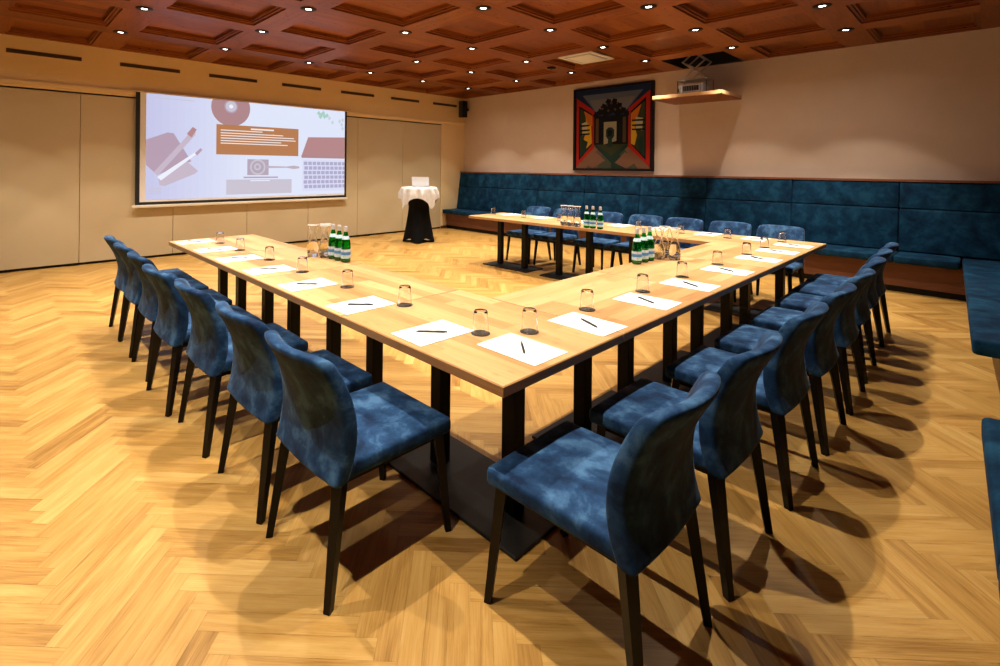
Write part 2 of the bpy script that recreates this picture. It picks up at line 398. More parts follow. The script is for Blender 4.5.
# local: x along the wall, y towards the room negative, z up
sw0, sw1, sz0, sz1 = .40 - 2.26, 4.105 - 2.26, .045, 1.80
bm = bmesh.new(); box(bm, sw0, sw1, 0, .004, sz0, sz1); obj('border', bm, plain('screen_black', (.008, .008, .009), .7), scr, smooth=False)
bm = bmesh.new(); box(bm, sw0 + .06, sw1 - .045, -.0015, -.0003, sz0 + .045, sz1 - .003); obj('fabric', bm, plain('screen_white', (.8, .78, .75), .8), scr, smooth=False)
obj('weight_bar', rbox(sw0 - .04, sw1 + .03, -.018, .018, 0, .045, .008, 2), plain('bar_cream', (.75, .68, .55), .5), scr)
bm = bmesh.new(); box(bm, sw0 - .05, sw1 + .04, -.02, .0235, sz1 + .001, sz1 + .015); obj('housing', bm, M_LWALL, scr, smooth=False)
pal = {'bg': (.66, .71, .93), 'white': (.84, .87, .98), 'tan': (.46, .34, .44), 'tan2': (.56, .47, .58), 'box': (.47, .20, .085), 'dim': (.50, .42, .50),
       'line': (.9, .82, .8), 'disc': (.42, .24, .26), 'lap': (.46, .24, .25), 'key': (.42, .40, .60), 'green': (.40, .62, .55), 'edge': (.80, .62, .56), 'pale': (.58, .54, .64), 'cup': (.45, .38, .47)}
for k_ in range(32):
    f_ = min(1, k_ / 14.); pal['bg%d' % k_] = tuple(p_ * (1 - f_) + q_ * f_ for p_, q_ in zip((.56, .57, .82), (.74, .79, .96)))
pal['keybed'] = (.70, .72, .92); pal['leaf'] = (.58, .66, .72)
pm = {k: emis('slide_' + k, c, 1.0) for k, c in pal.items()}; keys = list(pal); bm = bmesh.new()
IX0, IX1, IZ0, IZ1 = sw0 + .14, sw1 - .05, sz0 + .075, sz1 - .006
IW, IH = IX1 - IX0, IZ1 - IZ0
lay = [0]
def poly(pts, k):
    lay[0] += 1; yy = -.002 - lay[0] * .00004
    f = bm.faces.new([bm.verts.new((IX0 + u * IW, yy, IZ0 + (1 - v) * IH)) for u, v in pts]); f.material_index = keys.index(k); f.normal_update()
    if f.normal.y > 0: f.normal_flip()
def rc(u0, v0, u1, v1, k): poly([(u0, v0), (u1, v0), (u1, v1), (u0, v1)], k)
def circ(u, v, r, k, cut=None):
    pts = [(u + r * math.cos(a), max(0, v + r * IW / IH * math.sin(a))) for a in [2 * PI * j / 32 for j in range(32)]]; poly(pts, k)
for k_ in range(32): rc(k_ / 32, 0, (k_ + 1) / 32, 1, 'bg%d' % k_)
V = 1 / 1.045
def py_(pts, k): poly([(min(1, max(0, u)), min(1, max(0, v * V))) for u, v in pts], k)
def rv(u0, v0, u1, v1, k): py_([(u0, v0), (u1, v0), (u1, v1), (u0, v1)], k)
py_([(0, .455), (.085, .375), (.11, .38), (.185, .66), (.045, .80), (0, .70)], 'tan')
py_([(.055, .90), (.05, .84), (.165, .66), (.215, .76), (.20, .79), (.075, .91)], 'tan2')
py_([(.03, .775), (.16, .42), (.19, .31), (.205, .33), (.20, .39), (.05, .80)], 'tan2'); py_([(.165, .38), (.19, .305), (.207, .33), (.185, .415)], 'lap')
py_([(.045, .82), (.205, .56), (.225, .52), (.232, .54), (.06, .855)], 'white'); py_([(.20, .575), (.225, .52), (.233, .54), (.21, .60)], 'tan')
circ(.363, .068, .093, 'disc'); circ(.363, .06, .032, 'tan'); circ(.363, .058, .026, 'pale'); circ(.363, .058, .010, 'white')
rv(.295, .26, .716, .582, 'box')
rv(.46, .285, .58, .302, 'line')
for v, u1 in ((.315, .52), (.345, .63), (.372, .69), (.40, .70), (.428, .62), (.455, .655)): rv(.315, v, u1, v + .010, 'line')
py_([(.772, .35), (1, .33), (1, .585), (.733, .585)], 'lap'); py_([(.733, .57), (1, .57), (1, .60), (.735, .60)], 'disc')
rv(.74, .62, 1, 1.0, 'keybed')
for r_ in range(6):
    for c_ in range(10):
        u = .748 + c_ * .0262 + (r_ % 2) * .004; v = .645 + r_ * .056; rv(u, v, min(u + .021, 1), v + .040, 'key')
rv(.444, .628, .553, .805, 'cup'); circ(.497, .715 * V, .040, 'pale'); circ(.497, .715 * V, .031, 'cup'); circ(.495, .712 * V, .018, 'pale'); circ(.495, .712 * V, .009, 'cup')
py_([(.535, .70), (.65, .706), (.69, .695), (.722, .705), (.722, .725), (.69, .735), (.65, .72), (.535, .725)], 'dim')
rv(.426, .822, .604, .838, 'tan'); rv(.343, .853, .679, 1.015, 'pale'); rv(.46, .862, .56, .872, 'white')
for u, v in ((.835, .05), (.85, .07), (.862, .045), (.87, .085), (.885, .07), (.845, .09)): py_([(u, v - .03), (u + .012, v), (u, v + .03), (u - .012, v)], 'green')
for u, v in ((.90, .10), (.92, .15), (.965, .13), (.98, .17), (.985, .11), (.985, .22)): py_([(u, v - .03), (u + .010, v), (u, v + .03), (u - .010, v)], 'leaf')
for v in (.93, .955, .975): rv(.01, v, .06, v + .008, 'pale')
rv(.03, .035, .20, .042, 'pale')
obj('projected_slide', bm, [pm[k] for k in keys], scr, smooth=False)

# ------------------------------------------------------------------ painting
PT = thing('framed_painting', 'large dark framed painting of a red-edged corridor above the bench', 'painting', (XB - .02, 3.85, 2.26))
PW, PH = .84, .82                                                  # half width along y, half height
bm = bmesh.new(); fwid = .045
for a in ((-PW, PW, PH - fwid, PH), (-PW, PW, -PH, -PH + fwid), (-PW, -PW + fwid, -PH + fwid, PH - fwid), (PW - fwid, PW, -PH + fwid, PH - fwid)):
    box(bm, -.035, .018, a[0], a[1], a[2], a[3])
obj('frame', bm, plain('frame_black', (.008, .005, .006), .5, Specular_IOR_Level=.15), PT, smooth=False)
pc = {'navy': (.015, .03, .09), 'sky': (.10, .13, .20), 'sky2': (.16, .16, .18), 'red': (.36, .022, .012), 'dred': (.16, .015, .015), 'dark': (.010, .010, .012), 'olive': (.04, .045, .02),
      'yel': (.60, .33, .02), 'org': (.50, .14, .015), 'cream': (.45, .40, .22), 'brown': (.09, .05, .025), 'grn': (.018, .04, .028), 'lit': (.30, .27, .17), 'floor': (.12, .07, .05), 'fl2': (.20, .10, .06), 'fl3': (.06, .07, .04)}
pk = list(pc); bm = bmesh.new(); lay = [0]
def pp(pts, k):                                                    # u left to right 0..1 (left = larger y), v top to bottom
    lay[0] += 1; xx = -.012 - lay[0] * .0001
    f = bm.faces.new([bm.verts.new((xx, (.5 - u) * 2 * (PW - fwid), (.5 - v) * 2 * (PH - fwid))) for u, v in pts]); f.material_index = pk.index(k); f.normal_update()
    if f.normal.x > 0: f.normal_flip()
pp([(0, 0), (1, 0), (1, 1), (0, 1)], 'navy'); pp([(0, 0), (1, 0), (.70, .26), (.30, .26)], 'navy'); pp([(.10, .06), (.90, .06), (.70, .28), (.28, .28)], 'sky'); pp([(.2, .13), (.8, .13), (.7, .28), (.28, .28)], 'sky2')
pp([(0, 1), (1, 1), (.72, .70), (.27, .70)], 'floor')
for a, b, k in ((.0, .16, 'fl2'), (.16, .32, 'floor'), (.32, .5, 'fl3'), (.5, .68, 'grn'), (.68, .84, 'fl3'), (.84, 1, 'fl2')): pp([(a, 1), (b, 1), (.27 + b * .45, .72), (.27 + a * .45, .72)], k)
pp([(.12, .92), (.3, .80), (.42, .9), (.25, 1)], 'fl2'); pp([(.55, .93), (.68, .80), (.85, .9), (.70, 1)], 'fl2')
pp([(.25, .70), (.75, .70), (.5, .93)], 'grn'); pp([(.3, .7), (.7, .7), (.5, .84)], 'olive')
pp([(0, .08), (.27, .27), (.27, .74), (0, 1)], 'red'); pp([(.0, .08), (.0, 1), (.012, .99), (.012, .10)], 'dark')
pp([(.05, .19), (.24, .31), (.24, .70), (.05, .90)], 'dark'); pp([(.065, .22), (.24, .33), (.24, .69), (.065, .86)], 'olive')
pp([(.14, .28), (.22, .33), (.235, .68), (.16, .74), (.12, .62), (.16, .5)], 'yel'); pp([(.12, .26), (.24, .33), (.24, .46), (.17, .42)], 'org'); pp([(.09, .42), (.16, .40), (.17, .55), (.10, .58)], 'cream')
for v in (.44, .50, .55): pp([(.07, v), (.21, v), (.20, v + .02), (.07, v + .025)], 'dark')
pp([(.09, .62), (.18, .66), (.14, .80), (.07, .84)], 'grn')
pp([(1, .06), (.72, .27), (.72, .74), (1, 1)], 'red'); pp([(1, .06), (.985, .07), (.985, .99), (1, 1)], 'dark')
pp([(.935, .15), (.75, .31), (.75, .70), (.935, .90)], 'dark'); pp([(.92, .20), (.75, .33), (.75, .69), (.92, .86)], 'olive')
pp([(.87, .25), (.755, .34), (.755, .70), (.80, .72), (.83, .6), (.80, .5)], 'yel'); pp([(.88, .23), (.76, .33), (.76, .45), (.82, .42)], 'org'); pp([(.90, .40), (.81, .38), (.81, .52), (.89, .55)], 'cream')
for v in (.41, .47, .52): pp([(.93, v), (.76, v), (.77, v + .02), (.93, v + .025)], 'dark')
pp([(.90, .60), (.84, .66), (.86, .80), (.91, .84)], 'grn')
pp([(.265, .34), (.72, .34), (.72, .70), (.265, .70)], 'dark'); pp([(.29, .37), (.33, .37), (.33, .68), (.29, .68)], 'brown'); pp([(.65, .37), (.69, .37), (.69, .68), (.65, .68)], 'brown')
pp([(.40, .42), (.57, .42), (.57, .66), (.40, .70)], 'lit')
pp([(.43, .52), (.46, .49), (.51, .49), (.54, .52), (.54, .60), (.51, .64), (.52, .73), (.45, .73), (.46, .64), (.43, .60)], 'grn'); pp([(.45, .54), (.48, .51), (.52, .54), (.50, .60), (.46, .60)], 'dark')
for u, v, r_ in ((.29, .33, .045), (.35, .29, .05), (.40, .23, .05), (.46, .17, .045), (.54, .17, .045), (.60, .23, .05), (.65, .29, .05), (.70, .33, .04), (.50, .25, .09), (.42, .30, .06), (.58, .30, .06)):
    pp([(u + r_ * math.cos(a) * (1 if k_ % 2 else .7), v + r_ * math.sin(a) * (1 if k_ % 2 else .7)) for k_, a in enumerate([2 * PI * j / 10 for j in range(10)])], 'dark')
for u, v in ((.38, .25), (.50, .19), (.62, .26), (.46, .28), (.55, .27)): pp([(u - .02, v), (u, v - .02), (u + .02, v), (u, v + .02)], 'brown')
obj('canvas', bm, [plain('paint_' + k, tuple(c_ * .8 for c_ in pc[k]), .85, Specular_IOR_Level=.08) for k in pk], PT, smooth=False)

# ------------------------------------------------------------------ loudspeaker, air diffuser, sensor
t = thing('wall_speaker', 'small black loudspeaker high in the corner by the screen wall', 'speaker', (7.33, 7.80, 2.72))
obj('cabinet', rbox(-.075, .075, -.08, .08, 0, .40, .008, 2), M_BLACK, t)
obj('grille', rbox(-.081, -.0755, -.068, .068, .02, .38, .002, 1), plain('speaker_cloth', (.02, .02, .02), .9), t)
bm = bmesh.new(); bar(bm, (.075, 0, .2), (XB - 7.33 - .002, 0, .2), .04, .06); obj('bracket', bm, M_BLACK, t)
t = thing('ceiling_diffuser', 'square cream air diffuser set in the wooden ceiling', 'air vent', (5.54, 3.19, ZC - .001))
bm = bmesh.new()
for a in ((-.33, .33, -.29, -.24), (-.33, .33, .24, .29), (-.33, -.28, -.24, .24), (.28, .33, -.24, .24)): box(bm, *a, -.016, 0)
obj('frame', bm, M_WHITE, t, smooth=False)
obj('panel', rbox(-.235, .235, -.195, .195, -.024, -.012, .004, 2), M_WHITE, t)
bm = bmesh.new(); box(bm, -.278, .278, -.238, .238, -.009, -.002); obj('backing', bm, M_STEEL, t, smooth=False)
t = thing('ceiling_sensor', 'small black box on the ceiling beside the cream air diffuser', 'sensor', (5.75, 4.0, ZC - .001))
obj('housing', rbox(-.06, .06, -.05, .05, -.035, 0, .008, 2), M_BLACK, t); obj('lens', lathe([(0, -.042), (.02, -.04), (.022, -.034)][::-1], 16), M_DARK, t)

# ------------------------------------------------------------------ projector lift
PX0, PX1, PY0, PY1 = 6.55, 7.40, 1.56, 2.60
t = thing('projector_lift', 'lowered projector lift with pale board tray hanging near the bench wall', 'projector lift', (6.975, 2.08, 2.59))
qd = Quads(); qd.box(PX0 - 6.975, PX1 - 6.975, PY0 - 2.08, PY1 - 2.08, 0, .012, (0, 1, 0)); qd.build('tray_lining', M_CEIL, t)
qd = Quads(); qd.box(PX0 - 6.975, PX1 - 6.975, PY0 - 2.08, PY1 - 2.08, .0125, .062, (0, 1, 0)); qd.build('tray', M_TRAY, t)
bm = bmesh.new(); zt = .33; st = .27
lv = [zt + st * k for k in range(4)]
for xx in (-.13, .13):
    for k in range(3):
        bar(bm, (xx - .01, -.17, lv[k]), (xx - .01, .17, lv[k + 1]), .012, .022); bar(bm, (xx + .012, .17, lv[k]), (xx + .012, -.17, lv[k + 1]), .012, .022)
for yy in (-.17, .17):
    for z_ in lv: bar(bm, (-.15, yy, z_), (.15, yy, z_), .012)
obj('scissor_arms', bm, M_STEEL, t, smooth=False)
obj('carrier_plate', rbox(-.16, .16, -.21, .26, .305, .32, .003, 1), M_STEEL, t)
bm = bmesh.new()
for a in ((-.14, -.20), (-.14, .24), (.14, -.20), (.14, .24)): bar(bm, (a[0], a[1], .062), (a[0], a[1], .305), .008)
obj('hanger_rods', bm, M_BLACK, t, smooth=False)
bm = bmesh.new(); box(bm, -.24, .24, -.26, .26, lv[3] + .01, ZC + .549 - 2.59); obj('top_plate', bm, M_DARK, t, smooth=False)
t = thing('projector', 'grey and black projector sitting on the hanging tray', 'projector', (6.97, 2.09, 2.653))
obj('case', rbox(-.19, .12, -.17, .19, .03, .17, .02, 3), plain('projector_grey', (.34, .32, .33), .4), t)
obj('base', rbox(-.18, .11, -.15, .17, .0, .04, .008, 2), M_BLACK, t)
bm = bmesh.new()
for k in range(9): box(bm, -.196, -.1905, -.11 + k * .026, -.11 + k * .026 + .014, .065, .14)
obj('vent_grille', bm, M_BLACK, t, smooth=False)
bm = bmesh.new()
for a in ((-.125, .125, .048, .058), (-.125, .125, .147, .157), (-.135, -.125, .048, .157), (.125, .135, .048, .157)): box(bm, -.199, -.1905, a[0], a[1], a[2], a[3])
obj('trim_frame', bm, M_ALU, t, smooth=False)
bm = bmesh.new(); lathe([(0, 0), (.045, 0), (.045, .05), (.036, .055), (.03, .03), (0, .03)], 20, bm)
bmesh.ops.rotate(bm, verts=bm.verts, matrix=Matrix.Rotation(-PI / 2, 3, 'X')); bmesh.ops.translate(bm, verts=bm.verts, vec=(-.05, .1895, .10)); obj('lens', bm, M_BLACK, t)

# ------------------------------------------------------------------ upholstered benches
def cush(x0, x1, y0, y1, z0, z1, r=.02): return rbox(x0, x1, y0, y1, z0, z1, r, 4)
B = thing('upholstered_bench', 'long blue velvet wall bench running along the back wall', 'bench', (7.1, 3.4, 0))
def P(o, off):                                                     # shift mesh into the parent's frame
    for v in o.data.vertices: v.co -= Vector(off)
    return o
OB = (7.1, 3.4, 0)
by = [7.925, 6.63, 5.47, 4.33, 3.19, 2.05, .86, -.32, -1.56]
def slab(x0t, x0b, x1, y0, y1, z0, z1, r):
    """back cushion leaning back: face at x0b below and x0t above"""
    bm = bmesh.new(); vs = box(bm, 0, 1, y0, y1, z0, z1)
    for v in bm.verts:
        top = v.co.z > (z0 + z1) / 2
        v.co.x = x1 if v.co.x > .5 else (x0t if top else x0b)
    bmesh.ops.bevel(bm, geom=list(bm.edges), offset=r, segments=4, profile=.5, affect='EDGES'); return bm
for a, b in zip(by, by[1:]):
    P(obj('upper_back_cushion', slab(7.375, 7.325, XB - .004, b + .001, a - .001, 1.003, 1.345, .018), M_BENCH, B), OB)
    P(obj('lower_back_cushion', slab(7.322, 7.25, XB - .004, b + .001, a - .001, .46, 1.0, .022), M_BENCH, B), OB)
sy = [7.925, 6.63, 5.47, 4.33, 3.19, 2.05, .86, -.32, -.885]
for a, b in zip(sy, sy[1:]): P(obj('seat_cushion', cush(6.78, XB - .02, b + .0008, a - .0008, .365, .459, .022), M_BENCH, B), OB)
qd = Quads(); qd.box(6.93, 7.50, -1.0, 7.925, 0.0, .07, (0, 1, 0)); P(qd.build('plinth', M_LEG, B), OB)
qd = Quads(); qd.box(6.915, 7.49, -1.0, 7.925, .072, .363, (0, 1, 0)); P(qd.build('wood_panel', M_WOODTRIM, B), OB)
qd = Quads(); qd.box(7.365, XB - .002, -1.56, 7.925, 1.347, 1.375, (0, 1, 0)); P(qd.build('top_rail', M_WOODTRIM, B), OB)

def side_bench(x0, x1, label, segs=3):
    cx = (x0 + x1) / 2; T = thing('upholstered_bench', label, 'bench', (cx, yline(cx), 0), math.atan(.034)); h = (x1 - x0) / 2
    xs = [-h + 2 * h * k / segs for k in range(segs + 1)]
    for a, b in zip(xs, xs[1:]):
        obj('seat_cushion', cush(a + .0008, b - .0008, -.66, 0, .355, .459, .024), M_BENCH, T)
        obj('back_cushion', rbox(a + .001, b - .001, -.682, -.54, .461, 1.345, .025, 4), M_BENCH, T)
    qd = Quads(); qd.box(-h + .02, h - .02, -.67, -.15, 0, .07, (1, 0, 0)); qd.build('plinth', M_LEG, T)
    qd = Quads(); qd.box(-h + .01, h - .01, -.67, -.13, .072, .353, (1, 0, 0)); qd.build('wood_panel', M_WOODTRIM, T)
    qd = Quads(); qd.box(-h, h, -.684, -.53, 1.347, 1.375, (1, 0, 0)); qd.build('top_rail', M_WOODTRIM, T)
side_bench(3.17, 7.205, 'blue velvet bench on the right-hand wall reaching to the back corner')
side_bench(-.35, 1.81, 'blue velvet bench at the right edge of the picture, nearest the camera', segs=2)

# ------------------------------------------------------------------ cafe tables pushed into a U
TT, TH = .75, .0375
def cafe_table(x0, x1, y0, y1, label):
    """boards run along the long side; two columns on one flat base plate"""
    cx, cy = (x0 + x1) / 2, (y0 + y1) / 2; lx = (x1 - x0) > (y1 - y0)
    T = thing('table', label, 'table', (cx, cy, 0), 0, 'oak tables pushed together in a U')
    hx, hy = (x1 - x0) / 2 - .0015, (y1 - y0) / 2 - .0015
    q = Quads(); nb = 9; gr = (1, 0, 0) if lx else (0, 1, 0); W_ = hy if lx else hx; Lh = hx if lx else hy
    e = .004
    def pt(a, b, z): return (a, b, z) if lx else (b, a, z)         # a along, b across
    edges = [-W_ + 2 * W_ * k / nb for k in range(nb + 1)]
    for k in range(nb):
        c = sorted([-Lh, Lh] + [random.uniform(-Lh * .8, Lh * .8)])
        b0, b1 = edges[k], edges[k + 1]
        if k == 0: b0 += e
        if k == nb - 1: b1 -= e
        for a0, a1 in zip(c, c[1:]):
            a0_, a1_ = max(a0, -Lh + e), min(a1, Lh - e); r_ = random.random()
            pts = [pt(a0_, b0, TT), pt(a1_, b0, TT), pt(a1_, b1, TT), pt(a0_, b1, TT)]
            if not lx: pts = pts[::-1]
            q.add(pts, rnd=r_, grain=gr)
    o = [(-hx, -hy), (hx, -hy), (hx, hy), (-hx, hy)]; i_ = [(-hx + e, -hy + e), (hx - e, -hy + e), (hx - e, hy - e), (-hx + e, hy - e)]
    for k in range(4):
        k2 = (k + 1) % 4; g2 = (1, 0, 0) if k % 2 == 0 else (0, 1, 0); rr = .0 + .12 * random.random()
        q.add([(*o[k], TT - e), (*o[k2], TT - e), (*i_[k2], TT), (*i_[k], TT)], rnd=rr, grain=g2)
        q.add([(*o[k], TT - TH), (*o[k2], TT - TH), (*o[k2], TT - e), (*o[k], TT - e)], rnd=rr, grain=g2)
    q.add([(*o[3], TT - TH), (*o[2], TT - TH), (*o[1], TT - TH), (*o[0], TT - TH)], rnd=.4, grain=gr)
    q.build('table_top', M_TABLE, T)
    c_ = .235; s_ = .036
    for sg in (-1, 1):
        ax, ay = (c_ * sg, 0) if lx else (0, c_ * sg)
        obj('column', rbox(ax - s_, ax + s_, ay - s_, ay + s_, .0165, TT - TH - .009, .003, 1), M_BLACK, T, smooth=False)
        obj('mounting_plate', rbox(ax - .09, ax + .09, ay - .09, ay + .09, TT - TH - .0085, TT - TH - .0005, .002, 1), M_BLACK, T, smooth=False)
    pa, pb = .42, .20
    obj('base_plate', rbox(*( (-pa, pa, -pb, pb) if lx else (-pb, pb, -pa, pa)), .001, .016, .004, 2), M_PLATE, T, smooth=False)
    return T
BT = 4.872
names_l = ['at the front corner nearest the camera', 'second from the camera in the left arm', 'third from the camera in the left arm, carrying the carafes', 'at the far left tip of the left arm']
for k in range(4): cafe_table(0, .8, k * 1.052, (k + 1) * 1.052, 'oak-topped table with black columns, ' + names_l[k])
names_b = ['next to the front corner in the right-hand run', 'in the middle of the right-hand run with green bottles', 'last of the right-hand run before the far corner']
for k in range(3): cafe_table(.802 + k * 1.089, .802 + (k + 1) * 1.089, 0, .802, 'oak-topped table with black columns, ' + names_b[k])
names_f = ['at the far right corner by the bench', 'second from the right corner in the far arm', 'third from the right corner in the far arm, carrying bottles', 'at the free left end of the far arm']
for k in range(4): cafe_table(4.072, BT, k * 1.071, (k + 1) * 1.071, 'oak-topped table with black columns, ' + names_f[k])

# ------------------------------------------------------------------ chair: forward is local +x
def shell_back():
    bm = bmesh.new(); NS, NT = 14, 18; z0, z1 = .395, .842
    def half(t):                                                  # half width of the back
        return .233 + .010 * math.sin(PI * min(1, t * 1.15)) - .004 * t - .014 * max(0, (t - .88) / .12) ** 2.5
    def edge_x(t):                                                # front edge of the side wing, seen from the side
        return -.212 + .052 * math.sin(PI * min(1, max(0, t)) ** .9 * .95) - .068 * t ** 1.6
    def pos(s, t, side):
        # rounded rectangle outline; s, t in 0..1
        h = half(t); y = (s * 2 - 1) * h
        bow = .054 * (.25 + .75 * t) * (1 - (s * 2 - 1) ** 2)      # middle bows backwards
        z = z0 + (z1 - z0) * t - .014 * (s * 2 - 1) ** 6 * (t ** 6)
        ds = min(s, 1 - s) * 2 * h; dt = min(t, 1 - t) * (z1 - z0); 
        ra, rb = .012, (.008 if t < .5 else .030)
        rd = lambda d, r, m: m + (1 - m) * (math.sqrt(max(0, 1 - (1 - min(d, r) / r) ** 2)) if d < r else 1)
        prof = rd(ds, ra, .55) * rd(dt, rb, .6 if t < .5 else .25)
        th = .056 * prof
        x = edge_x(t) - .026 - bow
        return Vector((x + side * th / 2, y, z))
    # denser sampling near rims
    def samp(n): 
        a = [0, .006, .018, .045, .085]; mid = [.085 + (1 - .17) * k / (n - 6) for k in range(1, n - 6)]
        return a + mid + [1 - v for v in a[::-1]]
    S = samp(NS); Tt = samp(NT)
    for side in (1, -1):
        pass
    F = [[bm.verts.new(pos(s, t, 1)) for s in S] for t in Tt]; R = [[bm.verts.new(pos(s, t, -1)) for s in S] for t in Tt]
    for a in range(len(Tt) - 1):
        for b in range(len(S) - 1):
            bm.faces.new((F[a][b], F[a][b + 1], F[a + 1][b + 1], F[a + 1][b])); bm.faces.new((R[a][b + 1], R[a][b], R[a + 1][b], R[a + 1][b + 1]))
    ns, nt = len(S) - 1, len(Tt) - 1
    for b in range(ns):
        bm.faces.new((F[0][b + 1], F[0][b], R[0][b], R[0][b + 1])); bm.faces.new((F[nt][b], F[nt][b + 1], R[nt][b + 1], R[nt][b]))
    for a in range(nt):
        bm.faces.new((F[a][0], F[a + 1][0], R[a + 1][0], R[a][0])); bm.faces.new((F[a + 1][ns], F[a][ns], R[a][ns], R[a + 1][ns]))
    return bm
def seat_bm():
    bm = bmesh.new(); NX, NY = 10, 10; top, bot = {}, {}
    x0, x1 = -.215, .268
    def yw(x): return .232 + .008 * (x - x0) / (x1 - x0)
    bmv = []
    vs = box(bm, x0, x1, -1, 1, .402, .462)
    for v in bm.verts: v.co.y = math.copysign(yw(v.co.x), v.co.y)
    bmesh.ops.bevel(bm, geom=[e for e in bm.edges], offset=.016, segments=4, profile=.5, affect='EDGES')
    bmesh.ops.subdivide_edges(bm, edges=[e for e in bm.edges if e.calc_length() > .2], cuts=5, use_grid_fill=True)
    for v in bm.verts:
        if v.co.z > .455:
            u = (v.co.x - x0) / (x1 - x0); w_ = v.co.y / .23
            v.co.z += .012 * max(0, 1 - (2 * u - 1) ** 4) * max(0, 1 - w_ ** 4)
    return bm
def make_chair(label, group):
    T = thing('chair', label, 'chair', group=group)
    obj('seat', seat_bm(), M_BLUE, T, angle=60)
    obj('backrest', shell_back(), M_BLUE, T, angle=75)
    bm = bmesh.new(); box(bm, -.20, .245, -.195, .195, .372, .4015); obj('seat_frame', bm, M_LEG, T, smooth=False)
    for sg in (-1, 1):
        bm = bmesh.new(); bar(bm, (-.228, sg * .205, .3935), (-.283, sg * .233, 0), .040, .040, w2=.024, h2=.026); obj('rear_leg', bm, M_LEG, T, smooth=False)
        bm = bmesh.new(); bar(bm, (.222, sg * .205, .4015), (.262, sg * .226, 0), .036, .036, w2=.024, h2=.024); obj('front_leg', bm, M_LEG, T, smooth=False)
    return T
for_side = {
 'L': 'chairs along the left side', 'R': 'chairs along the right side', 'F': 'chairs behind the far arm'}
ords = ['nearest the camera', 'second', 'third', 'fourth', 'fifth', 'sixth', 'seventh', 'farthest']
def nl(k, n, side):
    if k == 0: return 'blue velvet chair on the %s of the tables, nearest the camera' % side
    if k == n - 1: return 'blue velvet chair on the %s of the tables, farthest from the camera' % side
    return 'blue velvet chair on the %s of the tables, %s from the camera' % (side, ords[k])
CL = [(.625, .03), (1.19, .03), (1.83, .015), (2.425, -.02), (3.035, .005), (3.60, .01), (4.11, .02)]
CR = [(.231, .010), (.853, .0), (1.545, -.02), (2.17, -.035), (2.81, -.04), (3.445, -.025), (4.02, -.005), (4.545, .005)]
CF = [.52, 1.05, 1.60, 2.12, 2.70, 3.40, 3.95]
chair0 = make_chair(nl(0, 7, 'left side'), for_side['L'])
chairs = []
for k, (y, dx) in enumerate(CL):
    loc, rz = (-.168 + dx, y, 0), random.uniform(-.012, .012)
    if k == 0: chair0.location = loc; chair0.rotation_euler = (0, 0, rz)
    else: dup(chair0, loc, rz, nl(k, 7, 'left side'), for_side['L'])
for k, (x, dy) in enumerate(CR):
    dup(chair0, (x, -.208 + dy, 0), PI / 2 + random.uniform(-.012, .012), nl(k, 8, 'right side'), for_side['R'])
for k, y in enumerate(CF):
    lab = 'blue velvet chair between the far tables and the wall bench, ' + (['nearest the right corner', 'second from the right', 'third from the right', 'middle one of the seven', 'third from the left', 'second from the left', 'leftmost'][k])
    dup(chair0, (5.10, y, 0), PI, lab, for_side['F'])
bm = bmesh.new(); lathe([(0, 0), (.0055, 0), (.0055, .002), (0, .002)], 12, bm); bmesh.ops.rotate(bm, verts=bm.verts, matrix=Matrix.Rotation(PI / 2, 3, 'X'))
bmesh.ops.translate(bm, verts=bm.verts, vec=(-.238, -.2215, .375)); lathe([(0, 0), (.003, 0), (.003, .002), (0, .002)], 10, bm)
tg = obj('label_tag', bm, plain('tag_red', (.65, .03, .02), .5), chair0)
for v in tg.data.vertices:
    if v.co.z < .1: v.co = Vector((v.co.x - .238, -.2235 + v.co.z * 0 + v.co.y * 0 - .0, .362 + v.co.y))

# ------------------------------------------------------------------ place settings
ZT = TT + .0008
def paper_bm():
    bm = bmesh.new(); box(bm, -.149, .149, -.1045, .1045, 0, .0016, 0)
    return bm
def make_paper():
    t = thing('paper_sheet', '', 'paper')
    obj('sheet', paper_bm(), M_PAPER, t, smooth=False)
    bm = bmesh.new()
    def fq(x0, x1, y0, y1): f = bm.faces.new([bm.verts.new(p) for p in ((x0, y0, .0018), (x1, y0, .0018), (x1, y1, .0018), (x0, y1, .0018))])
    fq(-.126, -.119, -.060, -.015); fq(-.114, -.111, -.055, -.020)
    obj('printed_heading', bm, M_PRINT, t, smooth=False)
    return t
def make_pen():
    t = thing('pen', '', 'pen'); 
    bm = lathe([(0, -.072), (.0020, -.068), (.0052, -.056), (.0052, .052), (.0038, .058), (.0038, .068), (0, .069)], 12)
    bmesh.ops.rotate(bm, verts=bm.verts, matrix=Matrix.Rotation(PI / 2, 3, 'Y')); obj('barrel', bm, M_PEN, t)
    bm = bmesh.new(); box(bm, .02, .055, -.001, .001, .0055, .0066); obj('clip', bm, M_ALU, t, smooth=False)
    return t
def make_glass():
    t = thing('drinking_glass', '', 'glass')                      # standing upside down
    H = .098; r0, r1 = .036, .030; w_ = .0016
    prof = [(r0, .0005), (r1 + .001, H - .006), (r1 - .003, H), (0, H), ]
    inn = [(0, H - .008), (r1 - w_ - .003, H - .009), (r1 - w_, H - .014), (r0 - w_, .0005)]
    obj('tumbler', lathe(prof + inn, 28, closed=True), M_GLASS, t); return t
def make_coaster():
    t = thing('coaster', '', 'coaster'); obj('disc', lathe([(0, 0), (.042, 0), (.042, .0028), (0, .0028)][::-1], 28), M_COAST, t, smooth=False); return t
protos = {}
def put(kind, maker, loc, rz, label, group):
    if kind not in protos:
        t = maker(); protos[kind] = t; t.location = loc; t.rotation_euler = (0, 0, rz); t['label'] = label; t['group'] = group
    else: dup(protos[kind], loc, rz, label, group)
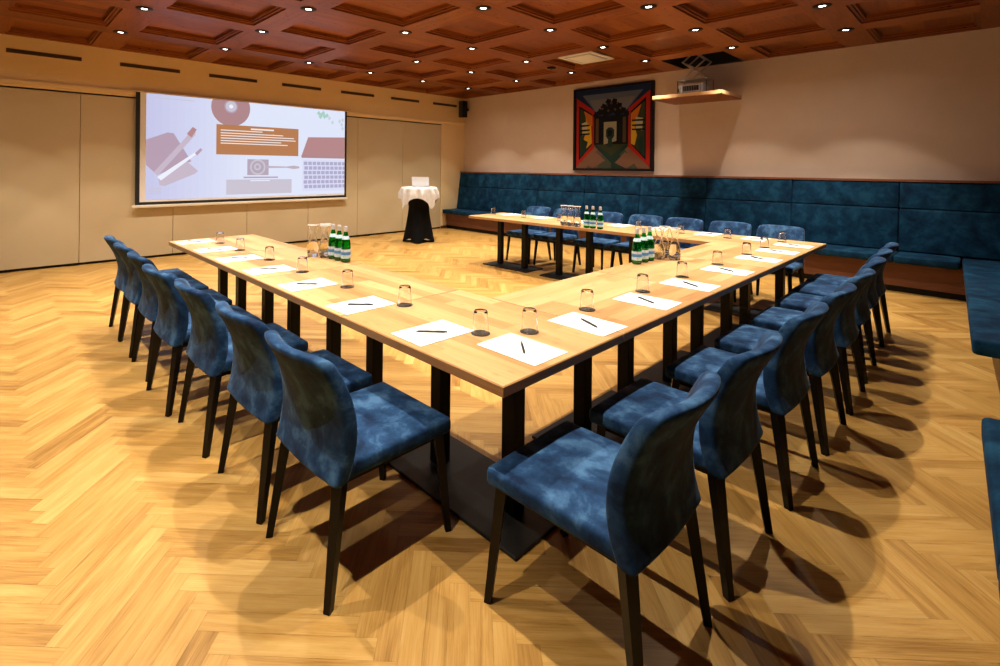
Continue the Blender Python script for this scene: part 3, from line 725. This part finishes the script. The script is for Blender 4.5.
def setting(px, py, prz, penrz, gx, gy, where, run):
    put('paper', make_paper, (px, py, ZT), prz, 'blank white paper sheet ' + where, 'paper sheets ' + run)
    put('pen', make_pen, (px + random.uniform(-.012, .012), py + random.uniform(-.01, .01), ZT + .0061), penrz, 'black pen on the paper sheet ' + where, 'pens ' + run)
    put('coaster', make_coaster, (gx, gy, ZT), 0, 'round dark coaster ' + where, 'coasters ' + run)
    put('glass', make_glass, (gx, gy, ZT + .003), 0, 'clear upturned drinking glass ' + where, 'glasses ' + run)
LP = [.570, 1.150, 1.745, 2.32, 2.885, 3.44, 4.02]
LG = [(.351, .996), (.333, 1.539), (.325, 2.112), (.337, 2.689), (.328, 3.277), (.328, 3.786)]
LG = [(.328, .421)] + LG
for k, y in enumerate(LP):
    wh = ('on the left arm, ' + ['nearest the camera', 'second from the camera', 'third from the camera', 'fourth from the camera', 'fifth from the camera', 'sixth from the camera', 'at the far left tip'][k])
    setting(.180, y, PI + random.uniform(-.03, .03), -.75 + random.uniform(-.06, .06), LG[k][0], LG[k][1], wh, 'on the left arm')
RP = [.320, .800, 1.400, 1.980, 2.640, 3.360, 3.910, 4.440]
RG = [(.507, .293), (1.005, .313), (1.59, .302), (2.178, .314), (2.845, .321), (3.529, .321), (4.081, .335), (4.655, .33)]
for k, x in enumerate(RP):
    wh = ('on the right-hand run, ' + ['nearest the front corner', 'second from the front corner', 'third from the front corner', 'fourth from the front corner', 'fourth from the far corner', 'third from the far corner', 'second from the far corner', 'nearest the far corner'][k])
    setting(x, .185, -PI / 2 + random.uniform(-.03, .03), .80 + (.0 if k == 0 else .28) + random.uniform(-.08, .08), RG[k][0], RG[k][1], wh, 'on the right-hand run')
FG = [.80, 1.29, 1.80, 2.36, 2.94, 3.58, 4.185]
FP = [.58, 1.06, 1.60, 2.13, 2.70, 3.38, 3.97]
for k, y in enumerate(FP):
    wh = 'on the far arm, ' + ['nearest the right corner', 'second from the right corner', 'third from the right corner', 'middle of the seven', 'third from the left end', 'second from the left end', 'at the free left end'][k]
    setting(4.690, y, random.uniform(-.03, .03), -.7 + random.uniform(-.1, .1), 4.52, FG[k], wh, 'on the far arm')

# ------------------------------------------------------------------ bottles and carafes
def make_bottle():
    t = thing('water_bottle', '', 'bottle')
    outer = [(0, .003), (.012, .0005), (.030, 0), (.0355, .004), (.0365, .012), (.0365, .118), (.0350, .140), (.0290, .170), (.0195, .200), (.0142, .222), (.0130, .245), (.0150, .248), (.0150, .256), (.0120, .258)]
    inner = [(.0095, .258), (.0100, .225), (.0165, .197), (.0262, .168), (.0322, .138), (.0337, .115), (.0337, .012), (.030, .006), (0, .007)]
    obj('bottle_glass', lathe(outer + inner, 28), M_GREEN, t)
    lb = obj('label_band', lathe([(.0370, .030), (.0370, .098)], 28), [M_LABEL, M_LABELB, M_STAR], t)
    bm = bmesh.new(); lathe([(.0373, .055), (.0373, .078)], 28, bm, mi=0)
    obj('label_stripe', bm, M_LABELB, lb)
    bm = bmesh.new()
    for a in [2 * PI * j / 4 + PI * 1.26 for j in range(4)]:
        for k_ in range(2):
            c = Vector((.0376 * math.cos(a), .0376 * math.sin(a), .045 + k_ * .043)); tt = Vector((-math.sin(a), math.cos(a), 0)); rr = .005
            pts = [c + tt * (rr if i_ % 2 == 0 else rr * .42) * math.cos(PI / 2 + i_ * PI / 5) + Vector((0, 0, 1)) * (rr if i_ % 2 == 0 else rr * .42) * math.sin(PI / 2 + i_ * PI / 5) for i_ in range(10)]
            bm.faces.new([bm.verts.new(p) for p in pts])
    obj('label_stars', bm, M_STAR, lb, smooth=False)
    obj('neck_label', lathe([(.0292, .172), (.0208, .198)], 28), M_LABEL, t)
    obj('cap', lathe([(0, .272), (.0135, .270), (.0150, .264), (.0153, .2565), (.0153, .230), (.0150, .2295)][::-1], 20), M_CAP, t)
    return t
def make_carafe():
    t = thing('water_carafe', '', 'carafe')
    o_ = [(0, .0), (.036, 0), (.041, .006), (.047, .040), (.048, .065), (.043, .100), (.031, .140), (.0235, .168), (.0240, .190), (.032, .222), (.042, .250)]
    i_ = [(.0402, .250), (.0302, .222), (.0222, .190), (.0217, .168), (.0292, .140), (.0412, .100), (.0462, .065), (.0452, .040), (.039, .009), (0, .008)]
    obj('carafe_glass', lathe(o_ + i_, 28), M_GLASS, t)
    obj('water', lathe([(0, .0085), (.0375, .0095), (.0437, .040), (.0447, .065), (.0397, .100), (.0340, .121), (0, .121)], 28), M_WATER, t)
    obj('rim', lathe([(.0400, .2505), (.0425, .2505), (.0428, .2535), (.0412, .2550), (.0398, .2535)], 28, closed=True), M_WHITE, t)
    return t
bo = [((.734, 2.425), (.736, 2.335), (.738, 2.240)), ((4.125, 2.272), (4.125, 2.185), (4.125, 2.085)), ((2.387, .742), (2.497, .742), (2.597, .742))]
ca = [((.655, 2.605), (.712, 2.512), (.765, 2.610)), ((4.120, 2.600), (4.120, 2.500), (4.120, 2.400)), ((2.720, .720), (2.830, .725), (2.790, .625))]
wl = ['on the left arm', 'on the far arm by the bench', 'on the right-hand run']
od = [['farthest from the camera', 'in the middle', 'nearest the camera'], ['left one', 'middle one', 'right one'], ['left one', 'middle one', 'right one']]
co = [['left one', 'right one', 'half hidden behind the other two'], ['left one', 'middle one', 'right one'], ['beside the bottles', 'outermost from the bottles', 'front one']]
for k in range(3):
    for j, (x, y) in enumerate(bo[k]):
        put('bottle', make_bottle, (x, y, ZT), random.uniform(-.3, .3), 'green glass water bottle %s, %s of the three' % (wl[k], od[k][j]), 'green bottles ' + wl[k])
    for j, (x, y) in enumerate(ca[k]):
        put('carafe', make_carafe, (x, y, ZT), 0, 'clear water carafe with flared mouth %s, %s' % (wl[k], co[k][j]), 'carafes ' + wl[k])

# ------------------------------------------------------------------ cocktail table, cloth, laptop
KX, KY = 4.98, 6.60
T = thing('cocktail_table', 'tall round standing table in a black stretch cover by the screen', 'table', (KX, KY, 0))
bm = bmesh.new(); SEG = 48; rings = []
for i_ in range(15):
    z = .004 + (1.075 - .004) * i_ / 14; ring = []
    tz = z / 1.075
    for k in range(SEG):
        a = 2 * PI * k / SEG; lobe = abs(math.cos(2 * a)) ** 2.2              # four feet pull the cloth out
        low = .215 + .105 * lobe; waist = .170
        r = low * (1 - tz) ** 1.6 + waist * (1 - (1 - tz) ** 1.6) if tz < .62 else None
        if r is None:
            t2 = (tz - .62) / .38; r0 = low * (.38 ** 1.6) + waist * (1 - .38 ** 1.6); r = r0 + (.335 - r0) * t2 ** 1.7
        zz = z + (.075 * (1 - lobe) * (1 - tz) ** 6)
        ring.append(bm.verts.new((r * math.cos(a + .8), r * math.sin(a + .8), zz)))
    rings.append(ring)
for a_, b_ in zip(rings, rings[1:]):
    for k in range(SEG): bm.faces.new((a_[k], a_[(k + 1) % SEG], b_[(k + 1) % SEG], b_[k]))
bm.faces.new(rings[-1])
obj('stretch_cover', bm, M_STRETCH, T)
obj('table_top', lathe([(0, 1.040), (.333, 1.040), (.337, 1.05), (.337, 1.074), (0, 1.0775)], 40), M_WHITE, T)
for k in range(4):
    a = .8 + k * PI / 2; bm = bmesh.new(); bar(bm, (.05 * math.cos(a), .05 * math.sin(a), .02), (.31 * math.cos(a), .31 * math.sin(a), .014), .05, .025); obj('foot', bm, M_BLACK, T, smooth=False)
# square cloth laid over: hangs at the edge, corners hang lowest, folds
bm = bmesh.new(); G = 60; hs = .56; R0 = .345; vs = {}
for i_ in range(G + 1):
    for j_ in range(G + 1):
        x = -hs + 2 * hs * i_ / G; y = -hs + 2 * hs * j_ / G; r = math.hypot(x, y)
        if r <= R0: p = (x, y, 1.081)
        else:
            ex = r - R0; a = math.atan2(y, x); fold = .022 * math.sin(a * 11 + 1.0) + .014 * math.sin(a * 19)
            rr = R0 + .012 * min(1, ex / .03) + fold * min(1, ex / .12) + .02 * min(1, ex / .15)
            p = (rr * math.cos(a), rr * math.sin(a), 1.081 - .004 - ex * .93)
        vs[i_, j_] = bm.verts.new(p)
for i_ in range(G):
    for j_ in range(G): bm.faces.new((vs[i_, j_], vs[i_ + 1, j_], vs[i_ + 1, j_ + 1], vs[i_, j_ + 1]))
bmesh.ops.rotate(bm, verts=bm.verts, matrix=Matrix.Rotation(.80, 3, 'Z'))
bmesh.ops.solidify(bm, geom=list(bm.faces), thickness=-.002)
o = obj('tablecloth', bm, M_CLOTH, angle=80); o.location = (KX, KY, 0)
tag(o, 'white cloth draped over the tall round standing table', 'tablecloth')
# laptop: its lid shows its back to the tables
T = thing('laptop', 'open silver laptop standing on the white cloth, lid towards the tables', 'laptop', (KX + .0, KY - .05, 1.0855), YAW - .10)
obj('base', rbox(-.02, .21, -.17, .17, 0, .014, .004, 2), M_ALU, T)
bm = rbox(-.17, .17, 0, .185, 0, .006, .003, 2)
bmesh.ops.transform(bm, verts=bm.verts, matrix=Matrix(((0, 0, 1, 0), (1, 0, 0, 0), (0, 1, 0, 0), (0, 0, 0, 1))))
bmesh.ops.rotate(bm, verts=bm.verts, matrix=Matrix.Rotation(-.18, 3, 'Y')); bmesh.ops.translate(bm, verts=bm.verts, vec=(-.022, 0, .014))
lid = obj('lid', bm, plain('laptop_silver', (.70, .72, .78), .35, .2), T)
bm = bmesh.new(); fc = bm.faces.new([bm.verts.new(p) for p in ((.0065, -.155, .015), (.0065, .155, .015), (.0065, .155, .168), (.0065, -.155, .168))])
bmesh.ops.rotate(bm, verts=bm.verts, matrix=Matrix.Rotation(-.18, 3, 'Y')); bmesh.ops.translate(bm, verts=bm.verts, vec=(-.022, 0, .014))
obj('display', bm, emis('laptop_display', (.6, .7, .9), .8), lid, smooth=False)
bm = bmesh.new(); box(bm, .03, .125, -.14, .14, .0142, .0150); obj('keyboard', bm, M_BLACK, T, smooth=False)
